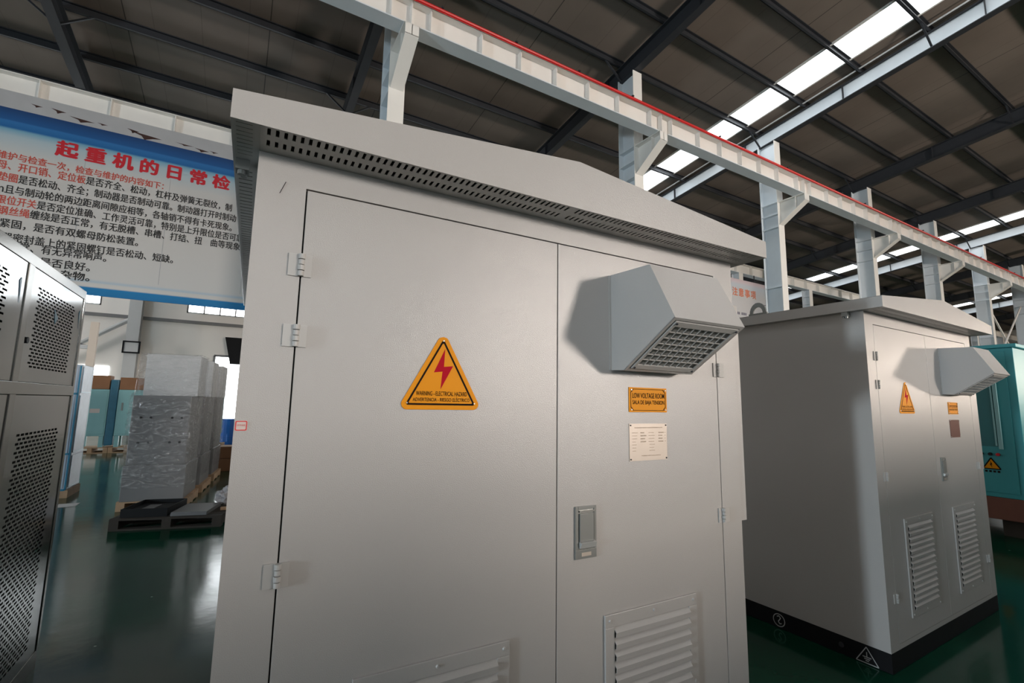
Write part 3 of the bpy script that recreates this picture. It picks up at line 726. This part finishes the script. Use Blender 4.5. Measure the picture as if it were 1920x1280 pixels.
    if main:
        st_ = MB().prism(round_poly([(0.002, 1.5225), (0.029, 1.5225), (0.029, 1.5475), (0.002, 1.5475)], 0.003, 3), 'y', -0.0014, -0.0004).build('sticker', 'sticker', root)
        ring_xz(round_poly([(0.0025, 1.523), (0.0285, 1.523), (0.0285, 1.547), (0.0025, 1.547)], 0.003, 3), round_poly([(0.005, 1.5255), (0.026, 1.5255), (0.026, 1.5445), (0.005, 1.5445)], 0.002, 3), -0.0018, -0.0014).build('red_border', 'redline', st_)
        mk = MB()
        for k in range(4):
            x = 0.0075+k*0.0043; mk.box(x, x+0.0032, -0.0018, -0.0014, 1.5365, 1.5372); mk.box(x+0.001, x+0.0017, -0.0018, -0.0014, 1.5345, 1.5390); mk.box(x, x+0.003, -0.0018, -0.0014, 1.5345, 1.5350)
        mk.build('marking', 'redline', st_)
        MB().bar((0.0695, -0.0008, 2.188), (0.0565, -0.0008, 2.153), 0.0015, 0.0006, (0, 1, 0)).build('scratch', 'ink', root)
    # side control box flush with the front on the right wall
    B(W+0.0005, W+0.040, 0.004, 1.3, 1.118, 2.065).build('side_panel', 'paint', root, bevel=0.001)
    # roof: gable sheet with a deep fascia
    rf = MB(); x0, x1, y0, y1 = -OS, W+OS, -OF, DEP+OF; xm = W/2
    rf.prism([(x0, ZE), (x1, ZE), (x1, ZE+HF), (xm, ZE+HP), (x0, ZE+HF)], 'y', y0, y0+0.003)
    rf.prism([(x0, ZE), (x1, ZE), (x1, ZE+HF), (xm, ZE+HP), (x0, ZE+HF)], 'y', y1-0.003, y1)
    rf.box(x0, x0+0.003, y0+0.003, y1-0.003, ZE, ZE+HF); rf.box(x1-0.003, x1, y0+0.003, y1-0.003, ZE, ZE+HF)
    rf.prism([(x0, ZE+HF-0.003), (xm, ZE+HP-0.003), (x1, ZE+HF-0.003), (x1, ZE+HF), (xm, ZE+HP), (x0, ZE+HF)], 'y', y0+0.003, y1-0.003)
    rf.build('roof', 'paint', root)
    # perforated soffit panels
    xs1 = [(0.0155+0.0192*k, 0.0235+0.0192*k) for k in range(48)]; xs2 = [(0.962+0.0196*k, 0.970+0.0196*k) for k in range(50)]
    allx = xs1+xs2
    rows = [(-0.128, -0.096, allx), (-0.068, -0.038, allx)]
    slotted_panel(0.0, W+OS-0.003, -OF+0.003, -0.001, ZE, 0.002, rows).build('front_soffit', 'paint2', root)
    rows = []
    yy = -0.123
    for k in range(9): rows.append((yy+0.0205*k, yy+0.0205*k+0.003, [(-0.052, -0.016)]))
    yy = 0.150
    for k in range(70): rows.append((yy+0.030*k, yy+0.030*k+0.006, [(-0.052, -0.016)]))
    slotted_panel(-OS+0.003, -0.0002, -OF+0.003, DEP, ZE, 0.002, rows).build('side_soffit', 'paint2', root)
    B(W+0.0005, W+OS-0.003, 0.0, DEP, ZE, ZE+0.002).build('side_soffit', 'paint2', root)
    B(-OS+0.003, W+OS-0.003, DEP+0.0005, DEP+OF-0.003, ZE, ZE+0.002).build('rear_soffit', 'paint2', root)
    B(0.003, W-0.003, 0.02, DEP-0.004, ZE-0.004, ZE-0.001).build('top_plate', 'dark', root)
    cl = MB(); cl.box(-0.055, -0.022, 0.072, 0.110, ZE-0.030, ZE-0.0005)
    cl.tube((-0.040, 0.084, ZE-0.030), (-0.040, 0.084, ZE-0.042), 0.010, 8); cl.tube((-0.034, 0.104, ZE-0.030), (-0.034, 0.104, ZE-0.040), 0.008, 8)
    cl.build('roof_clamp', 'handle', root)
    if not main:
        lg = MB()
        for i in range(12):
            a, b = math.pi*i/12, math.pi*(i+1)/12
            for q0, q1 in ((0.075, 0.045),):
                def pt(t, q, xx): return (xx, 0.70+math.cos(t)*q*0.9, ZE+HF+0.012+math.sin(t)*q*1.15)
                lg.hexa([pt(a, q0, -0.058), pt(b, q0, -0.058), pt(b, q1, -0.058), pt(a, q1, -0.058), pt(a, q0, -0.046), pt(b, q0, -0.046), pt(b, q1, -0.046), pt(a, q1, -0.046)])
        lg.box(-0.060, -0.044, 0.625, 0.775, ZE+HF-0.005, ZE+HF+0.014)
        lg.build('lifting_eye', 'handle', root)
    return root
substation((0.00316, 1.36448, 0), -1.4, 'large grey substation cabinet in front with a warning triangle and low voltage room plate', True)
substation((3.5987, 1.49984, 0), 0.492, 'grey substation cabinet on a black plinth with a rating plate coloured by a brown reflection, beside the large one', False)

# ------------------------------------------------------------------ stainless perforated cabinet on the left
def perforated(name, y0, y1, z0, z1, hy0, hy1, hz0, hz1, x, m, parent, ry=22, rz=22):
    """sheet in the YZ plane at x with staggered slots"""
    mb = MB(); t = 0.0015; ph = (hz1-hz0)/rz; pw = (hy1-hy0)/ry
    def bx(ya, yb, za, zb):
        if yb-ya > 1e-5 and zb-za > 1e-5: mb.box(x-t, x, ya, yb, za, zb)
    bx(y0, y1, z0, hz0); bx(y0, y1, hz1, z1)
    bx(y0, hy0-pw, hz0, hz1); bx(hy1+pw, y1, hz0, hz1)
    for r in range(rz):
        za = hz0+r*ph; zc = za+ph*0.55
        off = 0.0 if r % 2 else pw*0.5
        yy = hy0-pw
        for c in range(ry):
            a = hy0+c*pw+off*0.9-pw*0.2; b = a+pw*0.72
            bx(yy, a, za, zc); yy = b
        bx(yy, hy1+pw, za, zc); bx(hy0-pw, hy1+pw, zc, za+ph)
    return mb.build(name, m, parent)
root = empty('stainless_cabinet', (-0.9, 3.0, 0), 0, 'dark stainless steel cabinet with slot-perforated panels and a polished frame', 'cabinet')
Y0, Y1, ZC = -1.06, 1.045, 2.285
B(-0.55, -0.02, Y0+0.02, Y1-0.02, 0.06, ZC-0.03).build('liner', 'dark', root)
fr = MB()
fr.box(-0.6, 0.0, Y0, Y1, ZC-0.055, ZC); fr.box(-0.6, 0.0, Y0, Y1, 0.0, 0.10); fr.box(-0.018, 0.004, Y0, Y1, 1.605, 1.665)
for y in (Y0, Y1-0.035): fr.box(-0.6, 0.003, y, y+0.035, 0.10, ZC-0.055)
fr.box(-0.018, 0.003, 0.055, 0.125, 0.10, ZC-0.055)
fr.build('frame', 'stainless_bright', root, bevel=0.002)
for (a, b) in ((0.128, 1.005), (-1.02, 0.052)):
    m_ = (b-a)
    for (z0, z1, rz_) in ((1.668, 2.227, 24), (0.103, 1.602, 58)):
        p = perforated('perforated_panel', a, b, z0, z1, a+m_*0.12, b-m_*0.17, z0+(z1-z0)*(0.13 if rz_ == 24 else 0.05), z1-(z1-z0)*(0.13 if rz_ == 24 else 0.12), -0.002, 'stainless', root, 11, rz_)
        if rz_ == 24:
            fb = MB(); fb.prism([(b-m_*0.07, z1-0.10), (b-m_*0.045, z1-0.20), (b-m_*0.05, z1-0.08)], 'x', -0.0008, 0.0002); fb.prism([(a+m_*0.42, z1-0.15), (a+m_*0.50, z1-0.19), (a+m_*0.45, z1-0.23)], 'x', -0.0008, 0.0002)
            fb.build('film_scrap', 'blue_film', p)
            MB().tube((0.0, a+0.03, z0+0.20), (0.006, a+0.03, z0+0.20), 0.016, 10).build('lock', 'dark_steel', p)

# pale film-covered cabinet behind it
root = empty('film_covered_cabinet', (-2.2, 10.6, 0), 0, 'pale cabinet still in bluish protective film, behind the stainless cabinet', 'cabinet')
B(-0.55, 0.0, -0.35, 0.35, 0.12, 2.12).build('body', 'white_film', root, bevel=0.01)
for z0, z1 in ((0.16, 0.66), (0.70, 1.62), (1.66, 2.09)):
    p = B(0.0, 0.008, -0.31, 0.31, z0, z1).build('door', 'white_film', root)
    mb = MB(); mb.box(0.008, 0.010, -0.31, -0.285, z0, z1); mb.box(0.008, 0.010, 0.285, 0.31, z0, z1); mb.box(0.008, 0.010, -0.285, 0.285, z0, z0+0.02); mb.build('film_edge', 'blue_film', p)
fmb = MB()
for z0, z1 in ((0.16, 0.66), (0.70, 1.62), (1.66, 2.09)):
    fmb.box(-0.50, -0.05, -0.358, -0.350, z0, z1)
fmb.build('front_door', 'white_film', root)
eb = MB()
for z in (0.12, 0.68, 1.64): eb.box(-0.53, -0.02, -0.362, -0.350, z-0.01, z+0.02)
for x in (-0.54, -0.03): eb.box(x, x+0.02, -0.362, -0.350, 0.12, 2.1)
eb.build('film_edge', 'blue_film', root)
B(-0.56, 0.02, -0.36, 0.36, 0, 0.12).build('base', 'wood', root)
o = B(-0.12, 0.12, -0.14, 0.14, 0, 0.004).build('white_sheet', 'pale_sheet', loc=(-2.02, 9.55, 0.0)); tag(o, 'white sheet lying on the green floor beside the film-covered cabinet', 'pale_sheet')  # thin white rectangle on the floor

# storage rack post
root = empty('storage_rack', (-2.48, 12.0, 0), 0, 'cream storage rack post with a side arm in front of the far wall', 'rack')
B(-0.06, 0.06, -0.05, 0.05, 0, 3.05).build('post', 'post', root)
for z in (2.52, 2.1): B(-1.5, -0.06, -0.03, 0.03, z, z+0.07).build('arm', 'grey_cab_pale', root)
mb = MB(); mb.prism([(-0.75, 2.72), (-0.10, 2.605), (-0.75, 2.605)], 'y', -0.03, 0.03); mb.build('gusset', 'black', root)
B(-1.6, -1.48, -0.05, 0.05, 0, 3.05).build('post', 'post', root)

# ------------------------------------------------------------------ pallets and wrapped goods
def pallet(name, loc, rz, wx, wy, h, m, label, group=None):
    root = empty(name, loc, rz, label, 'pallet', group)
    n_ = 7
    for k in range(n_):
        y = wy*k/(n_-1)*(1-0.1/wy)
        B(0, wx, y, y+0.1*(0.99), h-0.022, h).build('deck_board', m, root)
    for x in (0, wx/2-0.05, wx-0.1): B(x, x+0.1, 0, wy, 0.022, h-0.022).build('stringer', m, root)
    for y in (0, wy/2-0.05, wy-0.1): B(0, wx, y, y+0.1, 0, 0.022).build('bottom_board', m, root)
    return root
pallet('wooden_pallet', (-1.19, 7.52, 0), -15, 1.20, 0.78, 0.14, 'wood_dark', 'dark empty-ended pallet carrying a black tray and loose grey panel')
def onp(u, v, z): # on the dark pallet
    a = R(-15); return (-1.19+u*math.cos(a)-v*math.sin(a), 7.52+u*math.sin(a)+v*math.cos(a), z)
root = empty('parts_tray', onp(0.08, 0.06, 0.141), -15, 'shallow black metal tray with an inner plate, on the dark pallet', 'tray')
mb = MB(); mb.box(0, 0.50, 0, 0.62, 0, 0.012); mb.box(0, 0.50, 0, 0.012, 0.012, 0.10); mb.box(0, 0.50, 0.608, 0.62, 0.012, 0.10); mb.box(0, 0.012, 0.012, 0.608, 0.012, 0.10); mb.box(0.488, 0.50, 0.012, 0.608, 0.012, 0.10)
mb.box(0.015, 0.485, 0.015, 0.60, 0.05, 0.058); mb.build('tray', 'tray', root)
B(0.14, 0.27, 0.10, 0.45, 0.0585, 0.063).build('loose_plate', 'panel_grey', root)
mb = MB(); mb.box(0, 0.40, 0, 0.55, 0, 0.045); mb.box(0.0, 0.40, -0.01, 0.0, 0.0, 0.03)
o = mb.build('grey_panel', 'panel_grey', loc=onp(0.62, 0.05, 0.141), bevel=0.004); o.rotation_euler = (0, 0, R(-15)); tag(o, 'flat grey sheet metal panel on the dark pallet beside the black tray', 'panel')
# crumpled film bundle
bm = bmesh.new(); bmesh.ops.create_icosphere(bm, subdivisions=4, radius=1)
from mathutils import noise as mnoise
for v in bm.verts:
    d = 1 + 0.35*mnoise.noise(v.co*2.2) + 0.16*mnoise.noise(v.co*6) + 0.08*mnoise.noise(v.co*13)
    v.co = Vector((v.co.x*0.14, v.co.y*0.12, max(-0.085, v.co.z*0.125)))*d
me = bpy.data.meshes.new('film_bundle'); bm.to_mesh(me); bm.free(); me.materials.append(mat('crumpled_film', (0.30, 0.29, 0.30), 0.35, noise=0.3, nscale=12))
o = bpy.data.objects.new('film_bundle', me); COL.objects.link(o); o.location = onp(1.07, 0.71, 0.245); tag(o, 'crumpled grey bundle of plastic film on the dark pallet beyond the grey panel', 'plastic bundle')
o = B(0, 0.10, 0, 0.06, 0, 0.03).build('wood_scrap', 'wood', loc=onp(1.10, 0.30, 0.141)); tag(o, 'small pale offcut beside the crumpled film bundle', 'wood scrap')
o = B(-0.18, 0.18, -0.30, 0.30, 0, 0.006).build('white_sheet', 'pale_sheet', loc=(0.16, 8.9, 0)); tag(o, 'white sheet on the floor behind the crumpled film bundle', 'pale_sheet')  # second thin white rectangle, behind the bundle

def wrapped(loc, rz, label, i):
    root = empty('wrapped_cabinet', loc, rz, label, 'cabinet', 'film-wrapped grey cabinets on pallets')
    Wd, D = 0.76, 0.92
    B(0, Wd, 0, D, 0.0, 0.50).build('plinth', 'grey_cab_pale' if False else 'grey_cab', root, bevel=0.006)
    bd = B(0.02, Wd-0.02, 0.02, D, 0.502, 1.50).build('body', 'grey_cab', root, bevel=0.006)
    for z in (1.18, 0.82):
        for x in (0.14, 0.26, 0.52, 0.64): MB().tube((x, 0.0135, z), (x, 0.006, z), 0.017, 10).build('plug', 'dark', bd)
    B(0.03, Wd-0.03, 0.014, 0.0195, 0.52, 1.48).build('door', 'grey_cab', bd, bevel=0.002)
    B(0.06, Wd, 0.30, D, 1.502, 2.14).build('upper_compartment', 'grey_cab_pale', root, bevel=0.006)
    # stretch film: loose skin following the outline, bulging and creased
    bm = bmesh.new()
    prof = [(-0.012, 0.18), (-0.012, 1.40), (0.05, 1.53), (0.28, 1.57), (0.285, 2.155), (D+0.012, 2.155), (D+0.012, 0.18)]
    nu = 26
    grid = []
    fine = []
    for (a, b), (c, d) in zip(prof[:-1], prof[1:]):
        k = max(2, int(math.hypot(c-a, d-b)/0.05))
        for j in range(k): fine.append((a+(c-a)*j/k, b+(d-b)*j/k))
    fine.append(prof[-1])
    for (y, z) in fine:
        row = []
        for u in range(nu+1):
            x = -0.012+(Wd+0.024)*u/nu
            q = Vector((x*3, y*3+i*7, z*3)); amp = 0.014
            row.append(bm.verts.new((x, y-amp*abs(mnoise.noise(q*2.0)), z+amp*mnoise.noise(q*1.7))))
        grid.append(row)
    for r_ in range(len(grid)-1):
        for u in range(nu): bm.faces.new((grid[r_][u], grid[r_][u+1], grid[r_+1][u+1], grid[r_+1][u]))
    # right and left sides
    for sx, u in ((Wd+0.016, nu), (-0.016, 0)):
        ny, nz = 16, 34
        g2 = []
        for a in range(ny+1):
            col = []
            for b in range(nz+1):
                y = -0.012+(D+0.024)*a/ny
                ztop = 1.50 if y < 0.05 else (1.55 if y < 0.28 else 2.15)
                z = 0.16+(ztop-0.16)*b/nz
                q = Vector((y*4+i*3, z*4, sx*5)); dx = 0.03*abs(mnoise.noise(q*1.3)) + 0.008*mnoise.noise(q*5)
                col.append(bm.verts.new((sx+(dx if sx > 0 else -dx), y, z)))
            g2.append(col)
        for a in range(ny):
            for b in range(nz): bm.faces.new((g2[a][b], g2[a+1][b], g2[a+1][b+1], g2[a][b+1]))
    me = bpy.data.meshes.new('stretch_film'); bm.to_mesh(me); bm.free(); me.materials.append(M['film'])
    for p in me.polygons: p.use_smooth = True
    f = bpy.data.objects.new('stretch_film', me); COL.objects.link(f); f.parent = root
    return root
for i, (x, y, where) in enumerate(((-1.30, 8.72, 'directly behind the dark pallet'), (-1.17, 9.98, 'second in the row of wrapped cabinets'), (-1.04, 11.24, 'last in the row of wrapped cabinets'))):
    pallet('wooden_pallet', (x-0.03, y+0.02, 0), -6, 0.84, 0.90, 0.13, 'wood', ['pale wooden pallet under the film-wrapped cabinet directly behind the dark pallet', 'pale wooden pallet under the second film-wrapped cabinet', 'pale wooden pallet under the last film-wrapped cabinet'][i])
    wrapped((x, y, 0.131), -6, 'grey cabinet wrapped in clear film on a pallet, ' + where, i)

# teal cabinets by the far wall
def teal_small(loc, rz, wd, label, blue, mark):
    root = empty('teal_cabinet', loc, rz, label, 'cabinet', 'teal cabinets on pallets')
    for x in (0.02, wd-0.12):
        for y in (0.02, 0.45): B(x, x+0.10, y, y+0.10, 0.0, 0.32).build('leg', 'teal_pale', root)
    b = B(0, wd, 0, 0.6, 0.32, 1.66).build('body', 'teal_pale', root, bevel=0.008)
    d = B(0.03, wd-0.03, -0.012, -0.0005, 0.38, 1.60).build('door', 'teal_pale', root, bevel=0.004)
    B(0.10, 0.14, -0.03, -0.012, 1.05, 1.28).build('handle', 'handle', d)
    if mark == 'tri':
        MB().prism([(wd-0.24, 0.92), (wd-0.06, 0.92), (wd-0.15, 1.06)], 'y', -0.015, -0.012).build('warning_sign', 'char_pale', root)
    else:
        B(wd*0.35, wd*0.72, -0.014, -0.012, 0.98, 1.10).build('paper_label', 'sticker', root)
    if blue:
        mb = MB(); mb.box(wd+0.005, wd+0.20, -0.01, 0.55, 0.05, 1.95); mb.build('blue_wrap', 'blue_wrap', root, bevel=0.03)
    return root
def cardboard(loc, rz, wx, wy, h, label, grp=None):
    root = empty('cardboard_box', loc, rz, label, 'box', grp)
    B(0, wx, 0, wy, 0, h).build('carton', 'cardboard', root, bevel=0.012)
    B(0, wx, wy/2-0.03, wy/2+0.03, h, h+0.002).build('tape', 'post', root)
    return root
for i, (x, y, wd, blue, mark, nm) in enumerate(((-3.78, 17.9, 0.60, True, 'label', 'beside the blue wrapping'), (-2.97, 17.9, 0.62, False, 'tri', 'with an orange triangle sign'), (-0.66, 18.2, 0.36, False, 'label', 'behind the wrapped cabinets, near the doorway'))):
    pallet('wooden_pallet', (x-0.08, y-0.05, 0), 0, wd+0.2, 0.75, 0.16, 'wood', ['wooden pallet under the teal cabinet beside the blue wrapping', 'wooden pallet under the teal cabinet with the orange triangle', 'wooden pallet under the teal cabinet near the doorway'][i])
    teal_small((x, y, 0.161), 0, wd, 'pale teal cabinet on a pallet, ' + nm, blue, mark)
    cardboard((x+0.0, y+0.02, 1.825), 0, wd-0.02, 0.5, 0.40 if i != 1 else 0.36, 'brown cardboard box on top of the teal cabinet ' + ['beside the blue wrapping', 'with the orange triangle sign', 'near the doorway'][i])
cardboard((-0.34, 12.6, 0), -8, 0.75, 0.55, 0.27, 'lower brown cardboard box on the green floor beneath another carton')
cardboard((-0.38, 12.62, 0.275), -5, 0.75, 0.55, 0.26, 'upper brown cardboard box stacked on another carton on the floor')
root = empty('blue_drum', (-0.02, 19.4, 0), 0, 'bright blue plastic drum standing near the bright doorway in the far wall', 'drum')
mb = MB(); mb.tube((0, 0, 0), (0, 0, 0.92), 0.32, 20); mb.build('barrel', 'blue_plastic', root)
for z in (0.3, 0.6): MB().tube((0, 0, z), (0, 0, z+0.03), 0.335, 20).build('hoop', 'blue_plastic', root)

# teal control cabinet at the right edge
root = empty('control_cabinet', (8.7, 2.0, 0), 0, 'deep teal control cabinet with a dark window, standing on a wooden crate base', 'cabinet')
B(0.0, 2.0, -0.05, 2.6, 0.22, 0.50).build('wood_base', 'wood_red', root, bevel=0.01)
for y in (0.0, 1.1, 2.2): B(0.15, 1.9, y, y+0.3, 0, 0.22).build('skid', 'wood_dark', root)
B(0.0, 1.9, -0.02, 2.5, 0.502, 2.44).build('body', 'teal', root, bevel=0.006)
B(-0.03, 1.93, -0.06, 2.53, 2.442, 2.49).build('top', 'teal', root, bevel=0.006)
dr = B(-0.012, -0.0005, 0.06, 1.2, 0.56, 2.40).build('door', 'teal', root, bevel=0.004)
B(-0.016, -0.0125, 0.22, 0.95, 1.15, 2.1).build('window_panel', 'teal_dark', dr)
mb = MB(); mb.box(-0.045, -0.0125, 0.165, 0.205, 1.12, 2.25); mb.build('edge_bar', 'teal_pale', dr, bevel=0.004)
mb = MB(); mb.box(-0.035, -0.0125, 0.215, 0.235, 1.16, 2.05); mb.build('handle', 'teal_pale', dr, bevel=0.003)
for y, m_ in ((0.385, 'dark'), (0.30, 'dark'), (0.225, 'char_red')): MB().tube((-0.0125, y, 1.05), (-0.04, y, 1.05), 0.02, 10).build('button', m_, dr)
MB().prism([(0.385, 0.86), (0.215, 0.86), (0.30, 1.0)], 'x', -0.016, -0.0125).build('warning_sign', 'yellow', dr)
ring = MB()
tri = [(0.385, 0.86), (0.215, 0.86), (0.30, 1.0)]
for i in range(3):
    (a, b), (c, d) = tri[i], tri[(i+1) % 3]; ring.bar((-0.0175, a, b), (-0.0175, c, d), 0.013, 0.002, (1, 0, 0))
ring.prism([(0.31, 0.965), (0.29, 0.915), (0.302, 0.915), (0.296, 0.875), (0.318, 0.925), (0.306, 0.925)], 'x', -0.0185, -0.0165)
ring.build('sign_ink', 'ink', dr)
mb = MB()
for k in range(4): mb.box(-0.0145, -0.0125, 0.225+0.04*k, 0.25+0.04*k, 0.815, 0.84)
mb.build('small_marking', 'ink', dr)
